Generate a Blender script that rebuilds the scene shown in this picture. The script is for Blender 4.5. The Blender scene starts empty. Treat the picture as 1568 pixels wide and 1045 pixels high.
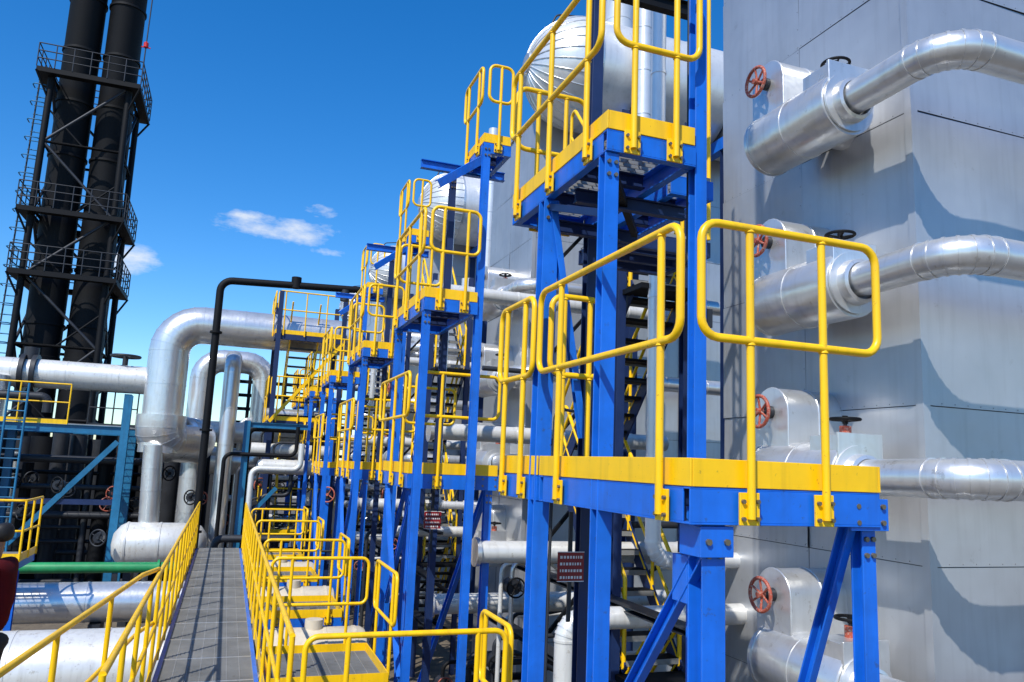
import bpy, math, random
from mathutils import Vector, Matrix, noise
random.seed(7)
V=Vector
scene=bpy.context.scene
GZ=-4.6
# ---------------------------------------------------------------- materials
def mat_new(name):
    m=bpy.data.materials.new(name); m.use_nodes=True
    nt=m.node_tree; b=nt.nodes['Principled BSDF']; return m,nt,b
def paint(name,col,rough=.4,metal=0.,dirt=(.12,.07,.03),damt=.5,scale=3.,var=.25,bump=.02,chip=.62,spec=.5,streak=True):
    m,nt,b=mat_new(name); N=nt.nodes; L=nt.links
    tc=N.new('ShaderNodeTexCoord')
    n1=N.new('ShaderNodeTexNoise'); n1.inputs['Scale'].default_value=scale; n1.inputs['Detail'].default_value=4; n1.inputs['Roughness'].default_value=.65
    L.new(tc.outputs['Object'],n1.inputs['Vector'])
    r1=N.new('ShaderNodeValToRGB'); r1.color_ramp.elements[0].position=.3; r1.color_ramp.elements[1].position=.7
    c=[max(0,x*(1-var)) for x in col]; d=[min(1,x*(1+var*.5)) for x in col]
    r1.color_ramp.elements[0].color=(*c,1); r1.color_ramp.elements[1].color=(*d,1)
    L.new(n1.outputs['Fac'],r1.inputs['Fac'])
    out=r1.outputs[0]
    if damt>0:
        n2=N.new('ShaderNodeTexNoise'); n2.inputs['Scale'].default_value=scale*6; n2.inputs['Detail'].default_value=5; n2.inputs['Roughness'].default_value=.75
        L.new(tc.outputs['Object'],n2.inputs['Vector'])
        r2=N.new('ShaderNodeMapRange'); r2.inputs['From Min'].default_value=chip; r2.inputs['From Max'].default_value=chip+.06; r2.inputs['To Max'].default_value=damt
        L.new(n2.outputs['Fac'],r2.inputs['Value'])
        mx=N.new('ShaderNodeMixRGB'); mx.inputs[2].default_value=(*dirt,1); L.new(out,mx.inputs[1]); L.new(r2.outputs[0],mx.inputs[0]); out=mx.outputs[0]
        if streak:
            mp=N.new('ShaderNodeMapping'); mp.inputs['Scale'].default_value=(9,9,.7); L.new(tc.outputs['Object'],mp.inputs['Vector'])
            n3=N.new('ShaderNodeTexNoise'); n3.inputs['Scale'].default_value=1.6; n3.inputs['Detail'].default_value=3; L.new(mp.outputs[0],n3.inputs['Vector'])
            r3=N.new('ShaderNodeMapRange'); r3.inputs['From Min'].default_value=.5; r3.inputs['From Max'].default_value=.85; r3.inputs['To Max'].default_value=damt*.6
            L.new(n3.outputs['Fac'],r3.inputs['Value'])
            mx2=N.new('ShaderNodeMixRGB'); mx2.inputs[2].default_value=(*[x*.6 for x in dirt],1); L.new(out,mx2.inputs[1]); L.new(r3.outputs[0],mx2.inputs[0]); out=mx2.outputs[0]
    L.new(out,b.inputs['Base Color'])
    mr=N.new('ShaderNodeMapRange'); mr.inputs['To Min'].default_value=rough*.75; mr.inputs['To Max'].default_value=min(1,rough*1.35); L.new(n1.outputs['Fac'],mr.inputs['Value']); L.new(mr.outputs[0],b.inputs['Roughness'])
    b.inputs['Metallic'].default_value=metal
    b.inputs['Specular IOR Level'].default_value=spec
    if bump>0:
        bp=N.new('ShaderNodeBump'); bp.inputs['Strength'].default_value=.3; bp.inputs['Distance'].default_value=bump; L.new(n1.outputs['Fac'],bp.inputs['Height']); L.new(bp.outputs[0],b.inputs['Normal'])
    return m
M={}
M['yel']=paint('yellow_paint',(.97,.56,.001),.34,damt=.5,scale=4,var=.08,chip=.63,bump=0)
M['blu']=paint('blue_paint',(.007,.14,.64),.38,damt=.5,scale=3,var=.22,chip=.62,dirt=(.04,.06,.09),bump=0)
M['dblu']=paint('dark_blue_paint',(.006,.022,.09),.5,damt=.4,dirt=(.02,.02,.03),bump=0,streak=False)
M['cyan']=paint('light_blue_paint',(.012,.15,.30),.45,damt=.4,dirt=(.05,.05,.05),bump=0)
M['alu']=paint('aluminium_cladding',(.73,.73,.72),.29,metal=.70,dirt=(.30,.25,.18),damt=.35,scale=1.2,var=.12,bump=.05,chip=.62)
M['dome']=paint('white_drum_cladding',(.74,.74,.73),.34,metal=.4,dirt=(.35,.3,.24),damt=.3,scale=1.2,var=.08,bump=.03,chip=.62)
M['wall']=paint('galvanised_panel',(.50,.51,.525),.38,metal=.55,dirt=(.28,.26,.24),damt=.3,scale=.7,var=.16,bump=.05,chip=.64)
M['walls']=paint('galvanised_seam',(.16,.165,.18),.5,metal=.5,dirt=(.08,.07,.06),damt=.5,bump=0,streak=False)
M['white']=paint('white_jacket',(.74,.73,.69),.34,metal=.3,dirt=(.33,.27,.19),damt=.5,scale=1.5,var=.1,chip=.6)
M['beige']=paint('beige_jacket',(.62,.54,.41),.5,metal=.05,dirt=(.25,.2,.13),damt=.4,scale=2,var=.15)
M['blk']=paint('black_steel',(.005,.0055,.007),.6,dirt=(.022,.02,.018),damt=.4,scale=1,var=.3,bump=0,spec=.2,streak=False)
M['grey']=paint('dark_grey_steel',(.03,.033,.04),.5,metal=.3,dirt=(.07,.05,.035),damt=.5,bump=0,streak=False)
M['grt']=paint('grating_steel',(.30,.30,.29),.5,metal=.3,dirt=(.14,.12,.09),damt=.4,bump=0,streak=False,scale=2)
M['red']=paint('red_oxide_paint',(.40,.065,.03),.5,damt=.7,dirt=(.40,.33,.27),scale=8,chip=.52,bump=0,streak=False)
M['sgn']=paint('sign_red',(.30,.008,.012),.4,damt=.2,bump=0)
M['wht']=paint('sign_white',(.85,.82,.8),.5,damt=.2,bump=0)
M['grn']=paint('green_paint',(.02,.27,.09),.4,damt=.4,bump=0)
M['bolt']=paint('zinc_bolt',(.25,.2,.13),.4,metal=.7,damt=.6,bump=0,streak=False)
M['skin']=paint('skin',(.30,.16,.11),.5,damt=0,var=.05,bump=0)
M['hair']=paint('hair',(.012,.01,.009),.6,damt=0,bump=0)
M['jkt']=paint('dark_red_cloth',(.09,.007,.009),.9,damt=0,scale=6,spec=.1)
M['trs']=paint('dark_trousers',(.015,.016,.02),.9,damt=0,bump=0)
M['gnd']=paint('gravel_ground',(.15,.12,.085),.9,damt=.5,scale=.7,var=.35,bump=.05,dirt=(.06,.05,.04),chip=.5,streak=False)
M['lamp']=paint('lamp_red',(.6,.02,.01),.3,damt=0,bump=0)
# ---------------------------------------------------------------- builder
def fillet(pts,r,n=5,closed=False):
    pts=[V(p) for p in pts]; out=[]; L=len(pts); arcs=[]
    for i,p in enumerate(pts):
        if not closed and i in(0,L-1): out.append(p); continue
        a=pts[(i-1)%L]-p; c=pts[(i+1)%L]-p
        la,lc=a.length,c.length
        if la<1e-6 or lc<1e-6: continue
        a/=la; c/=lc
        ang=math.pi-a.angle(c)
        if ang<.05: out.append(p); continue
        t=min(r*math.tan(ang/2),la*.48,lc*.48); rr=t/math.tan(ang/2)
        bis=(a+c).normalized(); cen=p+bis*(rr/math.cos(ang/2))
        s=p+a*t-cen; ax=s.cross(p+c*t-cen).normalized()
        for k in range(n+1):
            q=Matrix.Rotation(ang*k/n,3,ax)@s+cen; out.append(q); arcs.append(len(out)-1)
    return out,arcs
class B:
    def __init__(s,name): s.n=name; s.v=[]; s.f=[]; s.m=[]; s.s=[]; s.ms=[]
    def mi(s,k):
        if k not in s.ms: s.ms.append(k)
        return s.ms.index(k)
    def add(s,vs,fs,k,sm=False):
        o=len(s.v); i=s.mi(k); s.v+= [tuple(p) for p in vs]
        for f in fs: s.f.append(tuple(o+a for a in f)); s.m.append(i); s.s.append(sm)
    def box(s,a,b,k):
        x0,y0,z0=[min(p,q) for p,q in zip(a,b)]; x1,y1,z1=[max(p,q) for p,q in zip(a,b)]
        s.add([(x0,y0,z0),(x1,y0,z0),(x1,y1,z0),(x0,y1,z0),(x0,y0,z1),(x1,y0,z1),(x1,y1,z1),(x0,y1,z1)],
              [(0,3,2,1),(4,5,6,7),(0,1,5,4),(1,2,6,5),(2,3,7,6),(3,0,4,7)],k)
    def bar(s,p0,p1,w,h,k,up=(0,0,1),off=(0,0)):
        p0=V(p0);p1=V(p1);d=(p1-p0).normalized();u=V(up)
        if abs(d.dot(u))>.98: u=V((0,1,0))
        r=d.cross(u).normalized();u=r.cross(d).normalized()
        o=r*off[0]+u*off[1]
        vs=[p+o+r*a*w/2+u*b*h/2 for p in(p0,p1) for a,b in((-1,-1),(1,-1),(1,1),(-1,1))]
        s.add(vs,[(0,1,2,3),(7,6,5,4),(0,4,5,1),(1,5,6,2),(2,6,7,3),(3,7,4,0)],k)
    def hb(s,p0,p1,w,h,k,t=.01,up=(0,0,1)):
        s.bar(p0,p1,w,t,k,up,(0,h/2-t/2)); s.bar(p0,p1,w,t,k,up,(0,-h/2+t/2)); s.bar(p0,p1,t,h-2*t,k,up)
    def ch(s,p0,p1,w,h,k,t=.01,side=1,up=(0,0,1)):
        s.bar(p0,p1,w,t,k,up,(0,h/2-t/2)); s.bar(p0,p1,w,t,k,up,(0,-h/2+t/2)); s.bar(p0,p1,t,h-2*t,k,up,(side*(w/2-t/2),0))
    def tube(s,pts,r,k,n=10,bend=.07,closed=False,seg=5,cap=True):
        P,_=fillet(pts,bend,seg,closed) if bend>0 else ([V(p) for p in pts],[])
        L=len(P); vs=[]; u=None
        for i in range(L):
            if closed: d=(P[(i+1)%L]-P[i-1])
            else: d=P[min(i+1,L-1)]-P[max(i-1,0)]
            d.normalize()
            if u is None:
                u=d.orthogonal().normalized()
            else:
                u=(u-d*u.dot(d))
                u.normalize()
            w=d.cross(u)
            for j in range(n):
                a=2*math.pi*j/n; vs.append(P[i]+(u*math.cos(a)+w*math.sin(a))*r)
        fs=[]
        for i in range(L if closed else L-1):
            i2=(i+1)%L
            for j in range(n):
                j2=(j+1)%n; fs.append((i*n+j,i*n+j2,i2*n+j2,i2*n+j))
        s.add(vs,fs,k,True)
        if cap and not closed:
            s.add(vs[:n],[tuple(reversed(range(n)))],k); s.add(vs[-n:],[tuple(range(n))],k)
    def rev(s,o,ax,prof,k,n=32):
        o=V(o);ax=V(ax).normalized();u=ax.orthogonal().normalized();w=ax.cross(u)
        grp=[[prof[0]]]
        for i in range(1,len(prof)):
            grp[-1].append(prof[i])
            if i<len(prof)-1:
                a=V((prof[i][0]-prof[i-1][0],prof[i][1]-prof[i-1][1]));c=V((prof[i+1][0]-prof[i][0],prof[i+1][1]-prof[i][1]))
                if a.length>0 and c.length>0 and a.angle(c)>.55: grp.append([prof[i]])
        for g in grp:
            vs=[];fs=[]
            for t,r in g:
                for j in range(n):
                    a=2*math.pi*j/n; vs.append(o+ax*t+(u*math.cos(a)+w*math.sin(a))*max(r,1e-4))
            for i in range(len(g)-1):
                for j in range(n):
                    j2=(j+1)%n; fs.append((i*n+j,i*n+j2,(i+1)*n+j2,(i+1)*n+j))
            s.add(vs,fs,k,True)
    def cyl(s,p0,p1,r,k,n=16):
        p0=V(p0);p1=V(p1);h=(p1-p0).length
        s.rev(p0,p1-p0,[(0,0),(0,r),(h,r),(h,0)],k,n)
    def clad(s,pts,r,k,bend=.4,band=.9,n=24,seg=6,kb=None):
        """insulated jacket pipe with overlapping bands and mitred gores"""
        kb=kb or k
        s.tube(pts,r,k,n,bend,seg=seg)
        P,arcs=fillet(pts,bend,seg)
        for i in arcs:
            d=(P[min(i+1,len(P)-1)]-P[max(i-1,0)]).normalized()
            s.rev(P[i]-d*.012,d,[(0,r),(0,r+.006),(.024,r+.006),(.024,r)],kb,n)
        for i in range(len(P)-1):
            L=(P[i+1]-P[i]).length
            if L>band*.8:
                d=(P[i+1]-P[i])/L; c=int(L/band)
                for j in range(1,c+1):
                    s.rev(P[i]+d*(j*L/(c+1)),d,[(0,r),(0,r+.007),(.035,r+.007),(.035,r)],kb,n)
    def bolt(s,p,ax,r=.014,h=.014,k='bolt'):
        s.cyl(p,V(p)+V(ax).normalized()*h,r,k,6)
    def wheel(s,c,ax,R,k,r=.013,sp=5):
        c=V(c);ax=V(ax).normalized();u=ax.orthogonal().normalized();w=ax.cross(u)
        s.tube([c+(u*math.cos(a)+w*math.sin(a))*R for a in[2*math.pi*i/28 for i in range(28)]],r,k,8,0,closed=True)
        for i in range(sp):
            a=2*math.pi*i/sp+.3; s.tube([c-ax*.02,c+(u*math.cos(a)+w*math.sin(a))*R],r*.7,k,6,0)
        s.cyl(c-ax*.04,c+ax*.03,R*.2,k,12)
    def done(s,bevel=0,parent=None):
        me=bpy.data.meshes.new(s.n); me.from_pydata(s.v,[],s.f); me.update()
        for k in s.ms: me.materials.append(M[k])
        me.polygons.foreach_set('material_index',s.m); me.polygons.foreach_set('use_smooth',s.s)
        o=bpy.data.objects.new(s.n,me); scene.collection.objects.link(o)
        if bevel:
            md=o.modifiers.new('bevel','BEVEL'); md.width=bevel; md.segments=1; md.limit_method='ANGLE'
        if parent: o.parent=parent
        return o
# ---------------------------------------------------------------- rails & platforms
RR=.021
def panel(b,a,c,nrm,zt,zm,zb,posts,n=10,plate=True):
    """closed rounded loop rail (top + mid rail) between a and c with bolted posts"""
    nx,ny=nrm; o=.04
    A=V((a[0]+nx*o,a[1]+ny*o,0)); C=V((c[0]+nx*o,c[1]+ny*o,0)); d=(C-A).normalized()
    e=.03
    A=A+d*e;C=C-d*e
    b.tube([V((A.x,A.y,zm)),V((A.x,A.y,zt)),V((C.x,C.y,zt)),V((C.x,C.y,zm))],RR,'yel',n,.09,closed=True)
    for t in posts:
        p=A.lerp(C,t); q=p
        b.tube([(q.x,q.y,zt-.005),(q.x,q.y,zb)],RR*.95,'yel',n,0)
        if n>=12:
            for zz in(zt,zm): b.rev((q.x,q.y,zz-.028),(0,0,1),[(0,RR*.9),(.006,RR*1.22),(.014,RR*1.0)],'yel',n)
        if plate:
            b.bar((q.x-nx*.018,q.y-ny*.018,zb-.03),(q.x-nx*.018,q.y-ny*.018,zb+.12),.11 if abs(ny)>0 else .014,.014 if abs(ny)>0 else .11,'yel',up=(0,1,0))
            for z in(zb,zb+.08):
                for s_ in(-.04,.04):
                    b.bolt((q.x-nx*.012+d.x*s_,q.y-ny*.012+d.y*s_,z),(nx,ny,0),.011,.016)
def grating(b,x0,x1,y0,y1,z,pitch=.06,along='y',k='grt',cp=.12,h=.03):
    t=.005
    if along=='y':
        n=int((x1-x0)/pitch)
        for i in range(n+1):
            x=x0+(x1-x0)*i/n; b.box((x-t/2,y0,z-h),(x+t/2,y1,z),k)
        n=int((y1-y0)/cp)
        for i in range(n+1):
            y=y0+(y1-y0)*i/n; b.box((x0,y-.004,z-.012),(x1,y+.004,z-.002),k)
    else:
        n=int((y1-y0)/pitch)
        for i in range(n+1):
            y=y0+(y1-y0)*i/n; b.box((x0,y-t/2,z-h),(x1,y+t/2,z),k)
        n=int((x1-x0)/cp)
        for i in range(n+1):
            x=x0+(x1-x0)*i/n; b.box((x-.004,y0,z-.012),(x+.004,y1,z-.002),k)
def deck(b,x0,x1,y0,y1,z,sides='LFBR',toe=.13,ch=.17,kb='blu',joist=2):
    """z = toe board bottom = top of channel"""
    t=.012
    if 'L' in sides: b.box((x0,y0,z),(x0+t,y1,z+toe),'yel')
    if 'R' in sides: b.box((x1-t,y0,z),(x1,y1,z+toe),'yel')
    if 'F' in sides: b.box((x0+t+.002,y0,z),(x1-t-.002,y0+t,z+toe),'yel')
    if 'B' in sides: b.box((x0+t+.002,y1-t,z),(x1-t-.002,y1,z+toe),'yel')
    zc=z-ch/2-.002
    b.ch((x0+.035,y0+.07,zc),(x0+.035,y1-.07,zc),.06,ch,kb,side=-1)
    b.ch((x1-.035,y0+.07,zc),(x1-.035,y1-.07,zc),.06,ch,kb,side=1)
    b.ch((x0+.003,y0+.035,zc),(x1-.003,y0+.035,zc),.06,ch,kb,side=1)
    b.ch((x0+.003,y1-.035,zc),(x1-.003,y1-.035,zc),.06,ch,kb,side=-1)
    for i in range(joist):
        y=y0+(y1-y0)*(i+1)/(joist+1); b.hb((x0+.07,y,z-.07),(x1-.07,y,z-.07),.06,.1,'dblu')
    grating(b,x0+.02,x1-.02,y0+.02,y1-.02,z+.03,along='x')
def column(b,x,y,z0,z1,w=.12,k='blu'):
    b.bar((x,y,z0),(x,y,z1),w,.012,k,up=(0,1,0),off=(0,w/2-.006)); b.bar((x,y,z0),(x,y,z1),w,.012,k,up=(0,1,0),off=(0,-w/2+.006))
    b.bar((x,y,z0),(x,y,z1),.012,w-.024,k,up=(0,1,0),off=(-w/2+.03,0))
    for zz in(z1-.06,z1-.14):
        b.bolt((x-w*.25,y-w/2,zz),(0,-1,0)); b.bolt((x+w*.25,y-w/2,zz),(0,-1,0))
def gusset(b,x,y,z):
    b.box((x-.12,y-.085,z-.16),(x+.12,y-.072,z-.002),'blu')
    for dx in(-.08,.08):
        for dz in(-.04,-.12): b.bolt((x+dx,y-.085,z+dz),(0,-1,0))
# ----------------------- module 1 access platform
def platform_first():
    b=B('steel_access_platform')
    z=-.068
    deck(b,2.,3.12,3.09,4.94,z,'LFR')
    deck(b,2.,2.75,4.98,5.76,z,'LB',joist=1)
    zt,zm=1.19,.63
    panel(b,(2,3.09),(2,4.94),(-1,0),zt,zm,z-.14,[.1,.8],14)
    panel(b,(2,3.09),(3.12,3.09),(0,-1),zt,zm,z-.14,[.26,.67],14)
    panel(b,(2.02,4.97),(2.48,4.97),(0,-1),zt,zm,z+.02,[.25,.75],12,False)
    panel(b,(2,5.0),(2,5.76),(-1,0),zt,zm,z-.14,[.25,.8],12)
    u=2.06
    deck(b,2.,2.64,4.02,5.72,u,'LFB',toe=.12,ch=.14)
    deck(b,2.745,3.1,4.5,5.72,u,'B',toe=.12,ch=.14)
    deck(b,3.0,3.95,5.78,6.6,u,'',toe=.12,ch=.14,kb='dblu')
    panel(b,(2,4.02),(2,5.72),(-1,0),3.16,2.62,u-.12,[.12,.5,.9],14)
    panel(b,(2,4.02),(2.66,4.02),(0,-1),3.16,2.62,u-.12,[.22,.72],14)
    panel(b,(2.0,5.74),(2.7,5.74),(0,1),3.16,2.62,u-.12,[.3,.7],12)
    column(b,2.05,4.09,GZ,u-.145,.095); column(b,2.69,4.09,GZ,8.2,.085)
    column(b,2.05,5.05,GZ,u-.145,.115)
    column(b,2.16,3.2,GZ,z-.175,.125); column(b,3.1,3.2,GZ,z-.175,.085)
    column(b,2.69,5.66,GZ,8.2,.1,'dblu')
    b.box((2.07,3.11,z-.32),(2.25,3.29,z-.18),'blu')
    for dx in(.04,.14): b.bolt((2.07+dx,3.11,z-.25),(0,-1,0),.016)
    gusset(b,3.06,3.19,z-.03)
    b.ch((2.12,3.15,-.34),(2.12,4.0,-1.35),.05,.08,'blu'); b.ch((3.02,3.2,-.2),(3.0,3.62,-1.35),.05,.075,'blu')
    b.box((2.1,3.27,-.62),(2.16,3.4,-.4),'blu')
    b.ch((2.05,5.0,1.9),(2.35,5.0,.2),.05,.06,'blu')
    b.bar((2.05,4.15,u-.5),(2.05,5.0,u-.2),.05,.05,'dblu')
    b.bar((2.1,4.15,u-.2),(2.9,5.3,u-.2),.05,.05,'blk')
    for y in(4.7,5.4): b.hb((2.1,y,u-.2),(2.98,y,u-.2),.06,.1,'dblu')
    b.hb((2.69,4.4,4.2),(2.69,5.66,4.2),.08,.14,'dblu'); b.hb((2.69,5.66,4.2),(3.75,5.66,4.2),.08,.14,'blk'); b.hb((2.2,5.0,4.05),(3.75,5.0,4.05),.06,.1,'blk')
    b.tube([(2.75,5.62,4.3),(2.75,5.62,5.3),(3.7,5.62,5.3)],.02,'yel',8,.08); b.tube([(2.75,5.62,4.85),(3.7,5.62,4.85)],.018,'yel',8,0)
    b.box((3.0,4.9,4.1),(3.16,5.02,4.2),'blk'); b.cyl((3.08,4.96,4.2),(3.08,4.96,4.3),.03,'grey')
    # vertical ladder between the upper levels
    for x in(3.88,3.98): b.tube([(x,5.72 if x<3.9 else 5.95,u),(x,5.72 if x<3.9 else 5.95,5.4)],.02,'yel',8,0)
    for i in range(13): b.tube([(3.88,5.72,u+.2+i*.25),(3.98,5.95,u+.2+i*.25)],.012,'yel',6,0)
    # cable conduit and junction box clipped to the columns
    b.tube([(2.755,4.12,GZ),(2.755,4.12,1.0),(2.755,4.3,1.4),(2.755,4.3,4.0)],.012,'grey',8,.1)
    b.box((2.735,4.08,.9),(2.80,4.16,1.02),'grey')
    b.tube([(2.1,5.0,GZ),(2.13,5.0,.4),(2.5,5.3,.4)],.012,'grey',8,.1)
    b.done(.002)
platform_first()
def platform_set(Y,third=False,dz=0,detail=10):
    b=B('steel_access_platform')
    z=-.068-.09+dz; u=1.9+dz
    deck(b,2.,3.1,Y,Y+1.9,z,'LFR')
    panel(b,(2,Y),(2,Y+1.9),(-1,0),z+1.2,z+.68,z-.14,[.12,.45,.85],detail)
    panel(b,(2,Y),(3.1,Y),(0,-1),z+1.2,z+.68,z-.14,[.3,.7],detail)
    panel(b,(2.3,Y+1.93),(3.1,Y+1.93),(0,1),z+1.2,z+.68,z-.14,[.3,.7],detail)
    deck(b,2.,2.66,Y-.3,Y+1.45,u,'LFB',toe=.12,ch=.15)
    panel(b,(2,Y-.3),(2,Y+1.45),(-1,0),u+1.1,u+.56,u-.12,[.12,.5,.88],detail)
    panel(b,(2,Y-.3),(2.66,Y-.3),(0,-1),u+1.1,u+.56,u-.12,[.25,.75],detail)
    panel(b,(2,Y+1.45),(2.66,Y+1.45),(0,1),u+1.1,u+.56,u-.12,[.25,.75],detail)
    if third:
        w=4.08+dz
        deck(b,2.72,3.1,Y,Y+.85,w,'LFB',toe=.12,ch=.14,joist=1)
        panel(b,(2.72,Y),(2.72,Y+.85),(-1,0),w+1.05,w+.55,w-.1,[.2,.8],detail)
        panel(b,(2.72,Y),(3.1,Y),(0,-1),w+1.05,w+.55,w-.1,[.5],detail)
        b.ch((2.1,Y-.2,w-.75),(2.75,Y+.1,w-.2),.06,.1,'blu')
        b.hb((2.1,Y+.85,w-.1),(3.3,Y+.85,w-.1),.08,.12,'blu')
    c=.088
    column(b,2.05,Y-.22,GZ,u-.155,c); column(b,2.69,Y-.22,GZ,(w-.15) if third else u-.155,c)
    column(b,2.05,Y+1.35,GZ,u-.155 ,c); column(b,2.69,Y+1.35,GZ,w-.05 if third else u,c,'dblu')
    column(b,3.02,Y+.1,GZ,z-.175,c); column(b,2.1,Y+.1,GZ,z-.175,c)
    gusset(b,3.0,Y+.1,z)
    b.ch((3.0,Y+.15,z-.2),(3.0,Y+2.9,z-3.2),.06,.1,'blu'); b.ch((2.08,Y+.1,-.42),(2.08,Y+1.2,-1.8),.05,.08,'blu')
    b.ch((2.0,Y-.1,-2.4),(2.0,Y+1.2,-.4),.05,.08,'blu')
    b.done(0)
platform_set(9.0,True); platform_set(13.4,True,-.04,8); platform_set(17.9,True,-.1,8); platform_set(22.4,False,-.12,6); platform_set(27,False,-.15,6)
# ----------------------- insulated blocks
def clad_wall(b,o,ud,vd,W,H,nrm,pw,ph,sd):
    o=V(o);ud=V(ud);vd=V(vd);nrm=V(nrm); rnd=random.Random(sd)
    nu=max(1,round(W/pw)); nv=max(1,round(H/ph)); G=9
    for i in range(nu):
        for j in range(nv):
            u0=W*i/nu+.004;u1=W*(i+1)/nu-.004;v0=H*j/nv+.004;v1=H*(j+1)/nv-.004
            tl=rnd.uniform(-.014,.014); tv=rnd.uniform(-.014,.014); vs=[];fs=[]
            for a in range(G+1):
                for c in range(G+1):
                    s_=a/G;t_=c/G; p=o+ud*(u0+(u1-u0)*s_)+vd*(v0+(v1-v0)*t_)
                    e=math.sin(math.pi*s_)*math.sin(math.pi*t_)
                    h=.019+tl*(s_-.5)+tv*(t_-.5)+ (e*.03*noise.noise(p*1.2+V((sd,0,0))) )
                    vs.append(p+nrm*h)
            for a in range(G):
                for c in range(G):
                    q=(a*(G+1)+c,(a+1)*(G+1)+c,(a+1)*(G+1)+c+1,a*(G+1)+c+1); fs.append(q)
            b.add(vs,fs,'wall',True)
            k=int((u1-u0)/.15)
            for r_ in range(k+1):
                f=r_/k
                p=o+ud*(u0+.03+(u1-u0-.06)*f)+vd*(v0+.02)+nrm*(.020+tl*(f-.5)-tv*.5)
                b.add([p+ud*.006,p+vd*.006,p-ud*.006,p-vd*.006,p+nrm*.005],[(0,1,4),(1,2,4),(2,3,4),(3,0,4)],'walls')
            k=int((v1-v0)/.2)
            for r_ in range(k+1):
                f=r_/k
                p=o+ud*(u0+.02)+vd*(v0+.03+(v1-v0-.06)*f)+nrm*(.020-tl*.5+tv*(f-.5))
                b.add([p+ud*.006,p+vd*.006,p-ud*.006,p-vd*.006,p+nrm*.005],[(0,1,4),(1,2,4),(2,3,4),(3,0,4)],'walls')
HZ=[3.3,1.65,0.0,-1.65]
def block(Y0,k):
    b=B('insulated_heat_exchanger_casing')
    x0,x1,y0,y1,z1=5.4,10.5,4.87+Y0,7.62+Y0,7.15
    b.box((x0,y0,GZ),(x1,y1,z1),'walls')
    clad_wall(b,(x0,y0,GZ),(0,1,0),(0,0,1),y1-y0,z1-GZ,(-1,0,0),1.38,1.31,3+k)
    clad_wall(b,(x0,y0,GZ),(1,0,0),(0,0,1),x1-x0,z1-GZ,(0,-1,0),1.7,1.31,23+k)
    b.box((x0-.036,y0-.036,GZ),(x0+.04,y0-.0335,z1),'wall'); b.box((x0-.036,y0-.0335,GZ),(x0-.0335,y0+.04,z1),'wall')
    b.box((x0-.05,y0-.05,z1),(x1,y1+.05,z1+.05),'wall')
    b.done()
    for i,h in enumerate(HZ):
        b=B('insulated_pipe_header')
        X=4.90; ya=5.08+Y0; yb=6.2+Y0; R=.30
        L=yb-ya
        b.rev((X,ya,h),(0,1,0),[(0,0),(0,R*.98),(.012,R),(L-.05,R),(L-.012,R*.95),(L,R*.86),(L+.006,0)],'alu',48)
        for t in(.5,.93): b.rev((X,ya+L*t,h),(0,1,0),[(0,R),(0,R+.006),(.04,R+.006),(.04,R)],'alu',48)
        b.box((X-.2,ya+.02,h+.12),(X+.24,ya+.34,h+.35),'alu'); b.box((X-.215,ya-.012,h+.1),(X+.255,ya+.018,h+.37),'alu')
        b.rev((X,ya-.004,h),(0,-1,0),[(0,.27),(.02,.27),(.02,.2),(.1,.19),(.11,.16)],'alu',36)
        b.clad([(X,ya-.05,h+.01),(X,4.04+Y0,h+.03),(9.8,4.04+Y0,h+.03)],.145,'alu',.32,1.1,28,6)
        b.cyl((X,ya+.55,h),(5.41,ya+.55,h),.14,'alu',20)
        yc=6.0+Y0; w=.23; zc=h+.58; prof=[(yc-w,h+.1)]+[(yc-w*math.cos(a),zc+w*math.sin(a)) for a in[math.pi*q/12 for q in range(13)]]+[(yc+w,h+.1)]
        xa,xb=4.76,5.41; n=len(prof)
        vs=[(xa,p[0],p[1]) for p in prof]+[(xb,p[0],p[1]) for p in prof]
        b.add(vs,[(q,q+1,n+q+1,n+q) for q in range(n-1)],'alu',True)
        b.add(vs[:n],[tuple(range(n))],'alu')
        for x in(xa+.01,xa+.36):
            b.tube([V((x,p[0],p[1])) for p in prof],.009,'alu',6,0)
        b.cyl((xa,yc,zc),(4.6,yc,zc),.022,'grey',10); b.cyl((xa-.002,yc,zc),(xa-.05,yc,zc),.06,'grey',14)
        b.wheel((4.62,yc,zc),(-1,0,0),.145,'red',.018,6)
        yv=5.3+Y0
        b.cyl((4.98,yv,h+.3),(4.98,yv,h+.44),.05,'red',12); b.cyl((4.98,yv,h+.44),(4.98,yv,h+.5),.018,'grey',8)
        b.wheel((4.98,yv,h+.5),(0,0,1),.12,'blk',.015,4)
        b.done(.006 if k==0 else 0)
for k in range(4): block(9.2*k,k)
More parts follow.
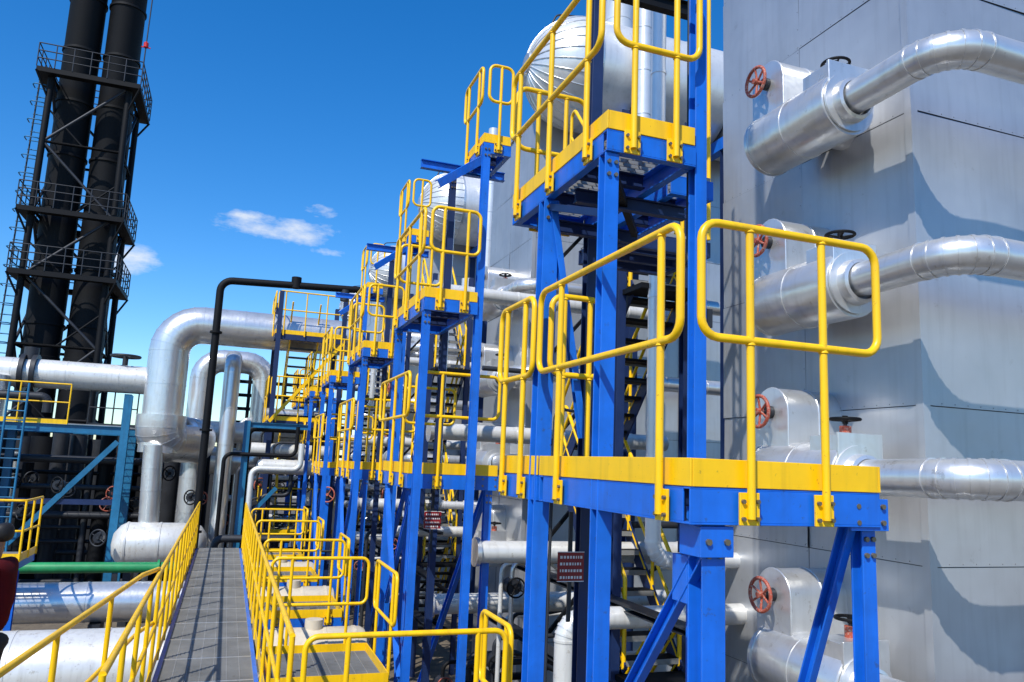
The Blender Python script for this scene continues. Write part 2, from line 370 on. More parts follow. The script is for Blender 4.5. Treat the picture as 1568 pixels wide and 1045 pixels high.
# ----------------------- domed steam drums
def drum(X,Y,Z,R,i):
    b=B('domed_steam_drum')
    prof=[(-R*math.cos(a),R*math.sin(a)) for a in[math.pi/2*q/14 for q in range(15)]]
    prof[0]=(-R,.001)
    b.rev((X,Y,Z),(1,0,0),prof+[(4.2,R),(4.2+.3,R*.8),(4.7,0)],'dome',56)
    for j in range(28):
        a=2*math.pi*j/28; pts=[V((X-(R+.003)*math.cos(t),Y+(R+.003)*math.sin(t)*math.cos(a),Z+(R+.003)*math.sin(t)*math.sin(a))) for t in[math.radians(12+78*q/10) for q in range(11)]]
        b.tube(pts,.013,'alu',4,0,cap=False)
    b.rev((X-R-.02,Y,Z),(1,0,0),[(0,0),(0,R*.18),(.05,R*.22)],'alu',24)
    for t in(0,1.1,2.2,3.3): b.rev((X+t,Y,Z),(1,0,0),[(0,R),(0,R+.014),(.06,R+.014),(.06,R)],'alu',56)
    for x in(X+.9,X+3):
        b.bar((x,Y-R*.8,Z-R-.1),(x,Y+R*.8,Z-R-.1),.2,.25,'blu')
        b.bar((x,Y,Z-R-.05),(x,Y,Z-R*.6),.12,R*1.5,'grey',up=(0,1,0))
        for yy in(-R*.7,R*.7): b.hb((x,Y+yy,GZ),(x,Y+yy,Z-R-.2),.18,.18,'dblu',up=(0,1,0))
    b.tube([(X+.1,Y,Z+R*.9),(X+.1,Y,Z+R+.2),(X-.5,Y,Z+R+.1),(X-.75,Y,Z+.6)],.02,'grey',8,.15)
    b.clad([(X+.9,Y,Z+R*.8),(X+.9,Y,Z+R+.7)],.3,'dome',.1)
    b.clad([(X+.75,Y-R-.25,Z+2.2),(X+.75,Y-R-.25,5.4),(X+2,Y-R-.25,5.4)],.15,'dome',.25)
    b.clad([(X+.1,Y-R-.5,5.2),(X+.1,Y-R-.5,4.2),(X+1.2,Y-R-.5,4.2)],.17,'dome',.25)
    b.done()
for i in range(4): drum(5.92,13.3+9.15*i,7.8,1.1,i)
# ----------------------- stairs
def stair_tower(Y0):
    b=B('steel_stair_tower')
    lev=[(-4.25,-2.2),(-2.2,-.07),(-.07,2.06),(2.06,4.2)]
    for i,(za,zb) in enumerate(lev):
        x0=4.25; x1=4.95
        ya,yb=(9.7+Y0,7.85+Y0)
        if i%2: ya,yb=yb,ya
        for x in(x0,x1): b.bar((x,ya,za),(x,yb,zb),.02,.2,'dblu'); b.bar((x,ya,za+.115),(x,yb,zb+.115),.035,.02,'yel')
        n=10
        for j in range(n):
            t=(j+.5)/n; y=ya+(yb-ya)*t; zz=za+(zb-za)*t; b.box((x0+.02,y-.11,zz),(x1-.02,y+.11,zz+.035),'blk'); b.box((x0+.02,y+(.108 if yb<ya else -.111),zz-.03),(x1-.02,y+(.111 if yb<ya else -.108),zz+.03),'grt')
        for x in(x0,x1):
            b.tube([(x,ya,za+.05),(x,ya,za+1.),(x,yb,zb+1.),(x,yb,zb+.05)],.025,'yel',8,.08); b.tube([(x,ya,za+.5),(x,yb,zb+.5)],.021,'yel',8,0)
            for t in(.33,.66): b.tube([(x,ya+(yb-ya)*t,za+(zb-za)*t),(x,ya+(yb-ya)*t,za+(zb-za)*t+1.)],.022,'yel',8,0)
        yl=yb; dd=-1 if yb<ya else 1
        b.box((x0-.1,yl,zb-.06),(x1+.02,yl+dd*.45,zb),'blk')
    for x in(4.15,5.03):
        for y in(7.9+Y0,10.4+Y0): b.hb((x,y,GZ),(x,y,4.3),.1,.1,'dblu',up=(0,1,0))
    for i in range(6):
        b.bar((4.15,10.4+Y0,-4+i*1.35),(5.1,10.4+Y0,-2.9+i*1.35),.05,.05,'blk')
    b.done()
for k in range(3): stair_tower(9.2*k)
# ----------------------- connecting pipes
def gap_pipes(Y0):
    b=B('insulated_process_pipe')
    for z,y,r in((-1.05,9.0,.13),(.45,11.6,.13),(2.7,11.8,.12),(-2.,11.0,.14),(-.3,12.2,.1)):
        b.clad([(2.9,y+Y0,z),(7,y+Y0,z)],r,'white',.2,.8,18)
        b.rev((2.9,y+Y0,z),(-1,0,0),[(0,r),(0,r+.04),(.05,r+.04),(.05,0)],'alu',20)
    b.clad([(4.33,7.4+Y0,5.5),(4.33,7.4+Y0,-.95),(5.4,7.4+Y0,-.95)],.085,'dome',.2,1.,18)
    b.clad([(3.3,7.3+Y0,-3.9),(3.3,7.3+Y0,-1.5),(5.4,7.3+Y0,-1.5)],.11,'white',.2,1.,18)
    b.tube([(2.72,8.6+Y0,1.1),(5.0,8.6+Y0,1.1)],.03,'grey',8,0)
    b.done()
for k in range(4): gap_pipes(9.2*k)
for k in range(4):
    b=B('small_bore_piping'); rnd=random.Random(40+k); Y0=9.2*k
    for i in range(14):
        x=3.2+rnd.uniform(0,1.6); y=7.9+Y0+rnd.uniform(0,5.5); z=-3.6+rnd.uniform(0,3.0); r=rnd.choice([.03,.045,.06,.03])
        b.tube([(x,y,GZ),(x,y,z),(x+rnd.uniform(.4,1.6),y,z),(x+1.7,y,z+rnd.uniform(-.8,.8))],r,rnd.choice(['grey','blk','alu','grey','white']),10,.12)
        if i%3==0:
            b.cyl((x,y-.1,z-.3),(x,y+.1,z-.3),.1,'grey',14); b.wheel((x,y-.16,z-.3),(0,-1,0),.12,rnd.choice(['red','blk']),.012,4)
    for i in range(3):
        zz=-3.2+i*.9; b.ch((4.0,5.8+Y0,zz),(4.0,13.+Y0,zz),.2,.06,'grey')
    b.done()
# ----------------------- walkway
b=B('steel_grating_walkway')
WZ=-2.35
for i in range(16):
    ya=5.0+i*.99
    grating(b,-.47,.47,ya,ya+.96,WZ,.042,'x','grt',.12,.02)
    b.box((-.47,ya+.964,WZ-.025),(.47,ya+.986,WZ+.004),'alu')
for x in(-.495,.495): b.ch((x,5.,WZ-.08),(x,20.8,WZ-.08),.045,.16,'blu',side=1 if x>0 else -1)
for i in range(12): b.hb((-.46,5.3+i*1.35,WZ-.09),(.46,5.3+i*1.35,WZ-.09),.06,.1,'grey')
for y in range(5,22,4):
    for x in(-.5,.5): b.hb((x,y+.5,GZ),(x,y+.5,WZ-.17),.12,.12,'dblu',up=(0,1,0))
b.done()
def railrun(b,pts,zt,zm,zb,sp=1.3,toe=True,k='yel'):
    P=[V((p[0],p[1],0)) for p in pts]
    b.tube([V((p.x,p.y,zt)) for p in P],.022,k,10,.1); b.tube([V((p.x,p.y,zm)) for p in P],.019,k,10,.1)
    for i in range(len(P)-1):
        L=(P[i+1]-P[i]).length; n=max(1,round(L/sp))
        for j in range(n+1):
            if i and j==0: continue
            q=P[i].lerp(P[i+1],j/n); b.tube([(q.x,q.y,zt),(q.x,q.y,zb)],.02,k,8,0)
        if toe: 
            b.bar((P[i].x,P[i].y,zb+.07),(P[i+1].x,P[i+1].y,zb+.07),.008,.13,k)
b=B('walkway_handrail'); railrun(b,[(-.54,20.8),(-.54,5.0)],-1.25,-1.78,WZ,1.0)
b.tube([(-.56,8.95,-1.22),(-.66,8.4,-1.2),(-1.05,4.4,-1.18)],.022,'yel',10,.1); b.tube([(-.56,8.95,-1.75),(-.66,8.4,-1.74),(-1.05,4.4,-1.72)],.019,'yel',10,.1)
for t in(.3,.65,1.): b.tube([(-.66-.39*t,8.4-4*t,-1.19),(-.66-.39*t,8.4-4*t,WZ)],.02,'yel',8,0)
b.done()
b=B('walkway_handrail'); railrun(b,[(.54,20.8),(.54,5.8)],-1.25,-1.8,WZ,1.0); b.done()
# landings
def landing(y0,y1,x1,front=True,back=False):
    b=B('grating_landing')
    deck(b,.6,x1,y0,y1,WZ-.03,'LFBR',toe=.12,ch=.14)
    zt,zm=-1.25,-1.8
    if front: panel(b,(.6,y0),(x1,y0),(0,-1),zt,zm,WZ-.1,[.2,.85])
    panel(b,(x1,y0),(x1,y1-.1),(1,0),zt,zm,WZ-.1,[.15,.85])
    if back: panel(b,(.6,y1),(x1,y1),(0,1),zt,zm,WZ-.1,[.2,.8])
    for x in(.7,x1-.1): b.hb((x,y0+.1,GZ),(x,y0+.1,WZ-.18),.1,.1,'blu',up=(0,1,0))
    b.done()
landing(5.8,6.7,2.14,True,False); landing(8.6,10.0,1.83,False,True); landing(12.2,13.4,1.83,True); landing(15.6,16.8,1.83,True); landing(18.8,20,1.83,True)
b=B('grating_landing')
deck(b,-2.6,-1.05,5.4,8.0,WZ-.03,'FB',toe=.12,ch=.14)
b.hb((-2.4,5.6,GZ),(-2.4,5.6,WZ-.2),.1,.1,'blu',up=(0,1,0)); b.hb((-1.2,7.8,GZ),(-1.2,7.8,WZ-.2),.1,.1,'blu',up=(0,1,0)); b.done()
# vessels between the landings
for y in(7.7,11.1,14.5,17.8):
    b=B('insulated_vessel'); r=.46
    b.rev((.72,y,-2.75),(1,0,0),[(-.14,0),(-.1,r*.6),(0,r*.95),(.06,r),(1.2,r),(1.26,r*.93),(1.35,r*.5),(1.38,0)],'beige',36)
    for t in(.2,.7,1.1): b.rev((.72+t,y,-2.75),(1,0,0),[(0,r),(0,r+.009),(.04,r+.009),(.04,r)],'beige',36)
    b.cyl((1.3,y,-2.4),(1.3,y,-2.18),.12,'beige'); b.box((.9,y-.2,GZ),(1.1,y+.2,-3.1),'grey'); b.box((1.5,y-.2,GZ),(1.7,y+.2,-3.1),'grey'); b.done()
# ----------------------- big low pipes left
b=B('large_insulated_pipeline'); b.clad([(-14,12.6,-3.05),(-.2,12.6,-3.05),(.4,12.6,-3.05)],.52,'white',.3,1.2,40); 
for x in(-6,-2): b.box((x-.1,12.2,GZ),(x+.1,13.,-3.5),'grey')
b.done()
b=B('large_insulated_pipeline'); b.clad([(-14,16.6,-2.85),(.4,16.6,-2.85)],.36,'alu',.3,1.4,36)
for x in(-6,-2): b.box((x-.1,16.3,GZ),(x+.1,16.9,-3.2),'grey')
b.done()
b=B('green_pipe'); b.tube([(-14,18.6,-2.5),(-.7,18.6,-2.5)],.11,'grn',20,0)
for x in(-1.2,-4.2,-4.4): b.rev((x,18.6,-2.5),(1,0,0),[(0,.11),(0,.16),(.05,.16),(.05,.11)],'grn',20)
for x in(-6,-2): b.box((x-.05,18.55,GZ),(x+.05,18.65,-2.62),'grey')
b.done()
# ----------------------- elbow duct
b=B('insulated_elbow_duct')
b.clad([(-1.85,24,-.1),(-1.85,24,3.62),(3.4,24,3.62)],.54,'alu',.85,1.2,40,7)
b.clad([(-1.85,24,.95),(-1.85,24,.3),(-.9,25.2,.3)],.66,'alu',.6,1.2,36,5)
b.clad([(-1.95,23.6,0.1),(-1.85,23.6,-2.3)],.26,'alu',.2,.8,20)
b.rev((-1.9,23.4,-2.4),(0,0,-1),[(-.3,.28),(0,.5)],'white',24)
b.rev((-2.35,23.4,-2.55),(1,0,0),[(-.35,0),(-.3,.3),(-.15,.5),(0,.58),(1.7,.58),(1.85,.5),(2.,.3),(2.05,0)],'white',36)
for t in(0,.8,1.6): b.rev((-2.35+t,23.4,-2.55),(1,0,0),[(0,.58),(0,.595),(.05,.595),(.05,.58)],'white',36)
for x in(-2.2,-1.0): b.box((x-.1,23.1,GZ),(x+.1,23.7,-3.0),'grey')
b.done()
b=B('insulated_arch_pipe'); b.clad([(-1.0,26.5,-4),(-1.0,26.5,2.9),(.9,26.5,2.9),(.9,26.5,-.5)],.36,'alu',.6,1.1,28,6); b.clad([(.9,26.5,.4),(.9,26.5,-.3),(-.5,26.5,-.3)],.42,'alu',.5,1.,28,5); b.done()
b=B('insulated_arch_pipe'); b.clad([(-.1,25,-4.2),(-.1,25,2.9),(-.1,31,2.9)],.24,'alu',.5,1.1,28,6); b.clad([(-2,25.8,.6),(2.6,25.8,.6)],.33,'white',.4,1.1,28); b.clad([(.6,23.4,.1),(3,23.4,.1)],.2,'white',.3,1.,24)
b.clad([(.9,22.4,-.35),(2.6,22.4,-.35)],.2,'white',.3,.8,24); b.rev((.9,22.4,-.35),(-1,0,0),[(0,.2),(.1,.17),(.16,0)],'white',24); b.clad([(.9,24.4,1.2),(3,24.4,1.2)],.16,'alu'); b.done()
b=B('large_insulated_pipeline'); b.clad([(-16,26,2.05),(-1.9,26,2.05)],.42,'white',.3,1.5,36)
b.rev((-5.9,26,2.05),(1,0,0),[(0,.42),(0,.55),(.12,.55),(.12,.42)],'grey',30); b.rev((-5.6,26,2.05),(1,0,0),[(0,.42),(0,.55),(.12,.55),(.12,.42)],'grey',30)
b.cyl((-5.7,26,2.4),(-5.7,26,2.8),.2,'grey'); b.wheel((-3.2,26,2.75),(0,0,1),.4,'grey',.04,5); b.cyl((-3.2,26,2.4),(-3.2,26,2.75),.08,'grey')
b.clad([(-6.4,25.6,GZ),(-6.4,25.6,1.9)],.32,'alu',.2,1,24); b.clad([(-7.8,25.4,1.35),(-5,25.4,1.35),(-5,25.4,.9)],.12,'grey',.2,1,16)
for x in(-10,-7.4,-3): b.hb((x,26,GZ),(x,26,1.6),.2,.2,'cyan',up=(0,1,0))
b.done()
b=B('black_pipe'); b.tube([(-.58,21,GZ),(-.58,21,4.4),(3.0,21,4.55)],.095,'blk',18,.3,seg=7)
b.cyl((1.3,21,4.4),(1.3,21,4.7),.13,'blk'); b.cyl((2.6,21,4.2),(2.6,21,4.5),.12,'grey'); 
for z in(-2,.5,3): b.rev((-.58,21,z),(0,0,1),[(0,.095),(0,.15),(.05,.15),(.05,.095)],'blk',18)
b.done()
# ----------------------- left platform structure
b=B('pipe_rack_platform')
y=24; z=.55
b.hb((-12,y,z-.1),(-2.7,y,z-.1),.12,.22,'cyan'); b.hb((-12,y+2,z-.1),(-2.7,y+2,z-.1),.12,.22,'cyan')
grating(b,-9,-2.7,y,y+2,z+.04,.12,'x','grt',.3)
railrun(b,[(-9,y),(-4.2,y)],z+1.1,z+.6,z,1.1); railrun(b,[(-4.0,y+1.9),(-2.7,y+1.9)],z+1.1,z+.6,z,.8,k='grey')
for x in(-2.75,-5.9,-9): 
    b.hb((x,y,GZ),(x,y,z+ (.9 if x>-3 else 0)),.2,.2,'cyan',up=(0,1,0)); b.hb((x,y+2,GZ),(x,y+2,z),.2,.2,'cyan',up=(0,1,0))
b.bar((-2.9,y-.05,z-.4),(-5.2,y-.05,-2.6),.1,.14,'cyan'); b.bar((-9,y,-1.5),(-2.75,y,-1.5),.1,.14,'dblu')
for x in(-5.6,-5.15): b.tube([(x,y-.3,-4),(x,y-.3,1.6)],.03,'cyan',8,0)
for i in range(22): b.tube([(-5.6,y-.3,-3.9+i*.25),(-5.15,y-.3,-3.9+i*.25)],.016,'cyan',6,0)
b.done()
b=B('small_service_platform')
deck(b,-4.6,-3.1,15.2,16.4,-1.95,'FR',toe=.1,ch=.12); railrun(b,[(-4.6,15.2),(-3.1,15.2),(-3.1,16.4)],-.95,-1.45,-1.95,.6)
for x in(-4.5,-3.15): b.hb((x,15.3,GZ),(x,15.3,-2.1),.1,.1,'blu',up=(0,1,0))
b.done()
# dark vertical vessels / pipework behind
b=B('background_process_piping')
rnd=random.Random(4)
for i in range(15):
    x=-10.5+i*.78; b.cyl((x,30+(i%3)*.4,GZ),(x,30+(i%3)*.4,.35+rnd.uniform(-.2,.2)),.42,rnd.choice(['grey','blk','grey','blk']),20)
for i in range(16):
    x=-9.8+i*.52+rnd.uniform(-.1,.1); r=rnd.choice([.1,.16,.24,.3]); yy=27+rnd.uniform(0,2); b.cyl((x,yy,GZ),(x,yy,rnd.uniform(-.6,.6)),r,rnd.choice(['grey','alu','blk','grey']),16)
for i in range(10):
    z=-4.2+i*.42; yy=26.6+rnd.uniform(0,2.5); r=rnd.uniform(.04,.12); b.tube([(-14,yy,z),(-2.2,yy,z)],r,rnd.choice(['grey','grey','blk','grey']),10,0)
for i in range(34):
    yy=21.6+rnd.uniform(0,6); z=-4+(i%15)*.36; x=rnd.uniform(-.2,1.2); x2=x+rnd.uniform(.5,2.0); b.tube([(x,yy,GZ),(x,yy,z),(x2,yy,z),(x2,yy,z+rnd.uniform(-1.2,1))],rnd.uniform(.03,.11),rnd.choice(['grey','white','blk','alu','grey','blk']),10,.2)
for i in range(8):
    x=.1+i*.42; b.hb((x,30,GZ),(x,30,3),.12,.12,'blk',up=(0,1,0))
for i in range(9):
    b.bar((-10,31,-4+i*.5),(4.5,31,-4+i*.5),.1,.12,'blk')
for i in range(5): b.bar((.1,30.2,.6+i*.5),(4.5,30.2,.6+i*.5),.1,.12,'blk')
for i in range(34):
    x=rnd.uniform(-9,3.0); yy=rnd.uniform(22,28); z=rnd.uniform(-3,-.2); b.wheel((x,yy,z),(rnd.uniform(-1,1),-1,0),.2,rnd.choice(['red','blk','grey']),.02,4); b.cyl((x,yy,z),(x,yy+.5,z),.12,'grey',12)
b.done()
# ----------------------- end stair frame
b=B('stair_access_tower')
for x in(1.05,2.9):
    for yy in(23,25): b.hb((x,yy,GZ),(x,yy,4.7),.13,.13,'dblu',up=(0,1,0))
for z in(-2.2,.95,3.45):
    deck(b,.95,3.0,23,25,z,'LFR',toe=.12,ch=.16,kb='dblu'); 
    panel(b,(.95,23),(3.,23),(0,-1),z+1.25,z+.7,z-.05,[.1,.4,.7,.95],8,False); panel(b,(.95,23),(.95,25),(-1,0),z+1.25,z+.7,z-.05,[.2,.8],8,False)
for za,zb,ya,yb in((.95,3.45,24.8,23.2),(-2.2,.95,23.2,24.8)):
    for x in(1.4,2.2):
        b.bar((x,ya,za),(x,yb,zb),.03,.2,'yel'); b.tube([(x,ya,za+1),(x,yb,zb+1)],.025,'yel',8,0)
    for j in range(10):
        t=(j+.5)/10; b.box((1.4,ya+(yb-ya)*t-.1,za+(zb-za)*t),(2.2,ya+(yb-ya)*t+.1,za+(zb-za)*t+.04),'grey')
b.bar((1.0,22.95,.9),(2.9,22.95,3.3),.05,.09,'yel')
b.done()
b=B('pipe_support_column'); b.hb((.42,22,GZ),(.42,22,.85),.16,.16,'cyan',up=(0,1,0)); b.bar((.45,22,-1.9),(1.3,22,-.9),.08,.1,'cyan'); b.hb((.4,22,.75),(2,22,.75),.1,.14,'cyan'); b.done()
# ----------------------- chimney tower
def tower():
    b=B('chimney_stack_tower')
    cx,cy=-8.5,45.; w=1.8; H=34
    for dx in(-.98,.98):
        b.rev((cx+dx,cy,GZ),(0,0,1),[(0,.92),(9,.92),(9.02,.88),(H-GZ-8,.88),(H-GZ-7.9,.94),(H-GZ,.94),(H-GZ,0)],'blk',28)
        for z in range(0,36,3): b.rev((cx+dx,cy,z),(0,0,1),[(0,.88),(0,.95),(.12,.95),(.12,.88)],'blk',28)
    L=[(sx,sy) for sx in(-1,1) for sy in(-1,1)]
    for sx,sy in L: b.tube([(cx+sx*(w+.15),cy+sy*w,GZ),(cx+sx*w,cy+sy*w,19)],.16,'blk',12,0)
    lv=[1.2,4.8,8.3,11.6,15.2,18.8]
    for i in range(len(lv)-1):
        z0,z1=lv[i],lv[i+1]
        for (a,c) in(((-1,-1),(1,-1)),((1,-1),(1,1)),((1,1),(-1,1)),((-1,1),(-1,-1))):
            A=V((cx+a[0]*w,cy+a[1]*w,0));C=V((cx+c[0]*w,cy+c[1]*w,0))
            b.tube([(A.x,A.y,z0),(C.x,C.y,z0)],.08,'blk',8,0); b.tube([(A.x,A.y,z1),(C.x,C.y,z1)],.08,'blk',8,0)
            if i%2: A,C=C,A
            b.tube([(A.x,A.y,z0),(C.x,C.y,z1)],.075,'grey' ,8,0)
            b.tube([(A.x,A.y,(z0+z1)/2),(A.x*.5+C.x*.5,A.y*.5+C.y*.5,z0)],.05,'blk',6,0)
    for z in(8.4,11.6,18.9):
        W=2.4; wi=1.95
        b.box((cx-W,cy-W,z-.25),(cx+W,cy-wi,z),'blk'); b.box((cx-W,cy+wi,z-.25),(cx+W,cy+W,z),'blk'); b.box((cx-W,cy-wi,z-.25),(cx-wi,cy+wi,z),'blk'); b.box((cx+wi,cy-wi,z-.25),(cx+W,cy+wi,z),'blk')
        P=[(cx-W,cy-W),(cx+W,cy-W),(cx+W,cy+W),(cx-W,cy+W)]
        for h in(.45,.85,1.25): b.tube([(p[0],p[1],z+h) for p in P],.03,'grey',6,.05,closed=True)
        for i in range(4):
            A=V((*P[i],0));C=V((*P[(i+1)%4],0))
            for j in range(6): q=A.lerp(C,j/6); b.tube([(q.x,q.y,z),(q.x,q.y,z+1.25)],.03,'grey',6,0)
        for sx,sy in L: b.tube([(cx+sx*1.8,cy+sy*1.8,z-1.5),(cx+sx*W,cy+sy*W,z-.2)],.06,'blk',6,0)
    lx=cx-2.55
    for x in(lx-.25,lx+.25): b.tube([(x,cy-1,GZ),(x+.3,cy-1,19)],.045,'grey',6,0)
    for i in range(38):
        z=1+i*.48; b.tube([(lx-.25+z*.012,cy-1,z),(lx+.25+z*.012,cy-1,z)],.03,'cyan',5,0)
        if i%2==0: b.tube([(lx-.35+z*.012,cy-1,z),(lx-.35+z*.012,cy-1.6,z),(lx+.35+z*.012,cy-1.6,z),(lx+.35+z*.012,cy-1,z)],.03,'cyan',5,.2)
    b.tube([(cx+2.4,cy-2.4,19),(cx+2.5,cy-2.4,30)],.035,'grey',6,0); b.rev((cx+2.42,cy-2.4,21),(0,0,1),[(0,0),(0,.12),(.25,.12),(.35,0)],'lamp',12); b.bar((cx+2.2,cy-2.4,21),(cx+2.65,cy-2.4,21),.05,.05,'lamp')
    b.done()
tower()
# ----------------------- signs
def sign(x,y,z):
    b=B('warning_sign'); w=.22
    b.box((x,y,z),(x+w,y+.006,z+w),'sgn')
    rnd=random.Random(int(x*100))
    for i in range(4):
        xx=x+.02; zz=z+w-.05-i*.05
        while xx<x+w-.03:
            l=rnd.uniform(.008,.02); b.box((xx,y-.003,zz),(min(xx+l,x+w-.015),y-.001,zz+.02),'wht'); xx+=l+.010
    for q in((x-.002,z-.002,x+w+.002,z+.004),(x-.002,z+w-.004,x+w+.002,z+w+.002)): b.box((q[0],y-.004,q[1]),(q[2],y-.001,q[3]),'wht')
    b.bar((x+w/2,y+.02,z-.3),(x+w/2,y+.02,z+w+.3),.03,.02,'grey',up=(0,1,0))
    b.done()
sign(2.44,5.58,-.87); sign(2.42,9.8,-.86)
# ----------------------- person (skinned figure)
def person(px,py,pz,rot):
    root=bpy.data.objects.new('standing_person',None); scene.collection.objects.link(root)
    cr,sr=math.cos(rot),math.sin(rot)
    def skin(name,verts,edges,rad,mat,sub=2):
        me=bpy.data.meshes.new(name); me.from_pydata([(px+v[0]*cr-v[1]*sr,py+v[0]*sr+v[1]*cr,pz+v[2]) for v in verts],edges,[]); o=bpy.data.objects.new(name,me); scene.collection.objects.link(o)
        md=o.modifiers.new('s','SKIN'); md.use_smooth_shade=True
        for i,r in enumerate(rad):
            rr=r if isinstance(r,tuple) else (r,r); me.skin_vertices[0].data[i].radius=rr
        me.skin_vertices[0].data[0].use_root=True
        sb=o.modifiers.new('u','SUBSURF'); sb.levels=sub; sb.render_levels=sub
        me.materials.append(M[mat]); o.parent=root
    skin('jacket',[(0,-.02,.93),(0,-.02,1.12),(0,-.03,1.32),(0,0,1.45),(.15,-.02,1.42),(.215,-.02,1.15),(.22,.03,.9),(-.15,-.02,1.42),(-.215,-.02,1.15),(-.22,.03,.9)],
        [(0,1),(1,2),(2,3),(3,4),(4,5),(5,6),(3,7),(7,8),(8,9)],[(.15,.12),(.14,.12),(.16,.12),(.09,.08),(.07,.07),.058,.046,(.07,.07),.058,.046],'jkt')
    skin('trousers',[(0,-.02,.95),(.1,-.01,.85),(.11,.02,.48),(.12,0,.1),(-.1,-.01,.85),(-.11,.02,.48),(-.12,0,.1)],[(0,1),(1,2),(2,3),(0,4),(4,5),(5,6)],[(.15,.12),.1,.07,.055,.1,.07,.055],'trs')
    for s_ in(1,-1):
        skin('shoe',[(.12*s_,-.04,.05),(.12*s_,.1,.045),(.13*s_,.2,.035)],[(0,1),(1,2)],[(.05,.05),(.05,.04),(.035,.03)],'hair')
        bx,by,bz=.22*s_ ,.035,.86
        skin('hand',[(bx,by-.004,bz+.07),(bx,by,bz),(bx,by+.01,bz-.05)],[(0,1),(1,2)],[.026,(.022,.034),(.018,.036)],'skin',1)
        for f in range(4): skin('finger',[(bx,by-.022+f*.02,bz-.03),(bx-.004*s_,by-.02+f*.02,bz-.085),(bx-.014*s_,by-.018+f*.02,bz-.125+.006*abs(f-1.5))],[(0,1),(1,2)],[.01,.009,.007],'skin',1)
        skin('thumb',[(bx,by+.02,bz+.01),(bx-.01*s_,by+.052,bz-.02),(bx-.012*s_,by+.06,bz-.055)],[(0,1),(1,2)],[.013,.011,.008],'skin',1)
    skin('head',[(0,0,1.44),(0,.01,1.52),(0,.01,1.6),(0,.0,1.7),(0,.085,1.585),(0,.11,1.63)],[(0,1),(1,2),(2,3),(2,4),(2,5)],[.055,.055,(.08,.09),(.075,.09),(.03,.03),(.016,.016)],'skin')
    skin('hair_cap',[(0,-.03,1.58),(0,-.03,1.66),(0,-.0,1.725)],[(0,1),(1,2)],[(.085,.085),(.095,.105),(.085,.1)],'hair')
    for s_ in(1,-1): skin('ear',[(.085*s_,0,1.6),(.09*s_,0,1.63)],[(0,1)],[.014,.018],'skin',1); skin('eye',[(.032*s_,.088,1.645),(.032*s_,.09,1.645)],[(0,1)],[.009,.009],'hair',1)
person(-1.555,6.85,WZ+.03,math.radians(75))
# ----------------------- ground
b=B('ground'); b.add([(-600,-600,GZ),(600,-600,GZ),(600,600,GZ),(-600,600,GZ)],[(0,1,2,3)],'gnd'); b.done()
# ----------------------- world, sun, camera
d=V((.9,.95,-1.5)); 
w=bpy.data.worlds.new('World'); scene.world=w; w.use_nodes=True; nt=w.node_tree; N=nt.nodes; Lk=nt.links
bg=N['Background']; bg.inputs[1].default_value=.12
sk=N.new('ShaderNodeTexSky'); sk.sky_type='NISHITA'; sk.sun_disc=False; sk.sun_elevation=math.atan2(1.5,math.hypot(.9,.95)); sk.sun_rotation=math.atan2(-.9,-.95); sk.altitude=200; sk.air_density=1.0; sk.dust_density=.3; sk.ozone_density=2.5
hs=N.new('ShaderNodeHueSaturation'); hs.inputs['Saturation'].default_value=1.4; hs.inputs['Value'].default_value=1.42; Lk.new(sk.outputs[0],hs.inputs['Color'])
tint=N.new('ShaderNodeMixRGB'); tint.blend_type='MULTIPLY'; tint.inputs[0].default_value=1; tint.inputs[2].default_value=(.86,1.0,1.14,1); Lk.new(hs.outputs[0],tint.inputs[1])
tc=N.new('ShaderNodeTexCoord'); sp=N.new('ShaderNodeSeparateXYZ'); Lk.new(tc.outputs['Generated'],sp.inputs[0])
def mth(op,a,c=None,clamp=False):
    n=N.new('ShaderNodeMath'); n.operation=op; n.use_clamp=clamp
    for i,x in enumerate((a,c)):
        if x is None: continue
        if isinstance(x,(int,float)): n.inputs[i].default_value=x
        else: Lk.new(x,n.inputs[i])
    return n.outputs[0]
ym=mth('MAXIMUM',sp.outputs[1],.05); A=mth('DIVIDE',sp.outputs[0],ym); Cc=mth('DIVIDE',sp.outputs[2],ym)
nz=N.new('ShaderNodeTexNoise'); nz.inputs['Scale'].default_value=22; nz.inputs['Detail'].default_value=8; nz.inputs['Roughness'].default_value=.62
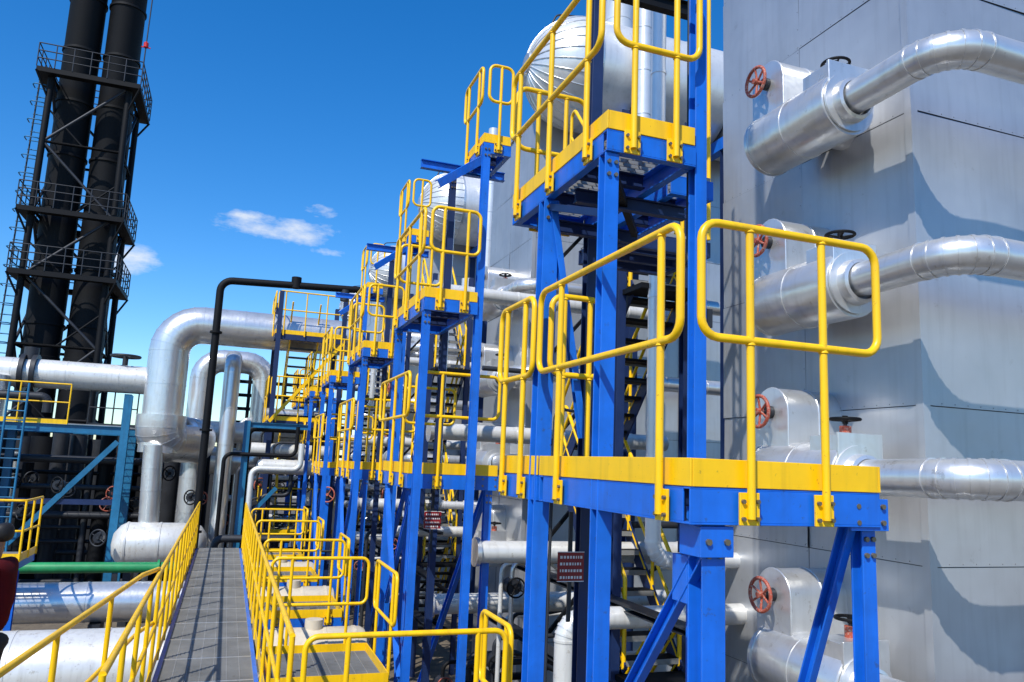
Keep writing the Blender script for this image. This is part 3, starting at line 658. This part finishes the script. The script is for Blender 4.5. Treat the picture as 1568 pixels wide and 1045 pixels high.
mp=N.new('ShaderNodeMapping'); mp.inputs['Scale'].default_value=(1,1,2.6); Lk.new(tc.outputs['Generated'],mp.inputs[0]); Lk.new(mp.outputs[0],nz.inputs['Vector'])
tot=None
for a0,c0,aw,cw,st in((.035,.285,.10,.022,.85),(-.142,.222,.055,.028,1.),(.088,.315,.03,.012,.6),(-.005,.292,.045,.014,.8),(.10,.262,.03,.010,.35)):
    q=mth('ADD',mth('POWER',mth('DIVIDE',mth('ABSOLUTE',mth('SUBTRACT',A,a0)),aw),2.),mth('POWER',mth('DIVIDE',mth('ABSOLUTE',mth('SUBTRACT',Cc,c0)),cw),2.))
    e=mth('SUBTRACT',1.,q,True); v=mth('MULTIPLY',e,st); tot=v if tot is None else mth('MAXIMUM',tot,v)
cl=mth('MULTIPLY',mth('SUBTRACT',mth('ADD',mth('MULTIPLY',tot,.5),nz.outputs['Fac']),.66,True),2.2,True)
cl=mth('MULTIPLY',cl,mth('GREATER_THAN',tot,.001))
mx=N.new('ShaderNodeMixRGB'); mx.inputs[2].default_value=(7.6,7.9,8.2,1); Lk.new(tint.outputs[0],mx.inputs[1]); Lk.new(cl,mx.inputs[0]); Lk.new(mx.outputs[0],bg.inputs[0])
sd=bpy.data.lights.new('sun','SUN'); sd.energy=5; sd.angle=math.radians(.5); sd.color=(1,.965,.9); so=bpy.data.objects.new('sun',sd); scene.collection.objects.link(so); so.rotation_euler=d.to_track_quat('-Z','Y').to_euler()
th=math.radians(9.05);al=math.radians(19.67);ro=math.radians(2.4)
R0=V((math.cos(al),-math.sin(al),0));F=V((math.sin(al)*math.cos(th),math.cos(al)*math.cos(th),math.sin(th)));U0=R0.cross(F)
R=math.cos(ro)*R0+math.sin(ro)*U0;U=-math.sin(ro)*R0+math.cos(ro)*U0
cd=bpy.data.cameras.new('camera'); cd.sensor_width=36; cd.lens=36*1180/1568; cd.clip_start=.05; cd.clip_end=2000
co=bpy.data.objects.new('camera',cd); scene.collection.objects.link(co); co.matrix_world=Matrix((R,U,-F)).transposed().to_4x4(); scene.camera=co
scene.view_settings.view_transform='Standard'; scene.view_settings.look='None'; scene.view_settings.exposure=0
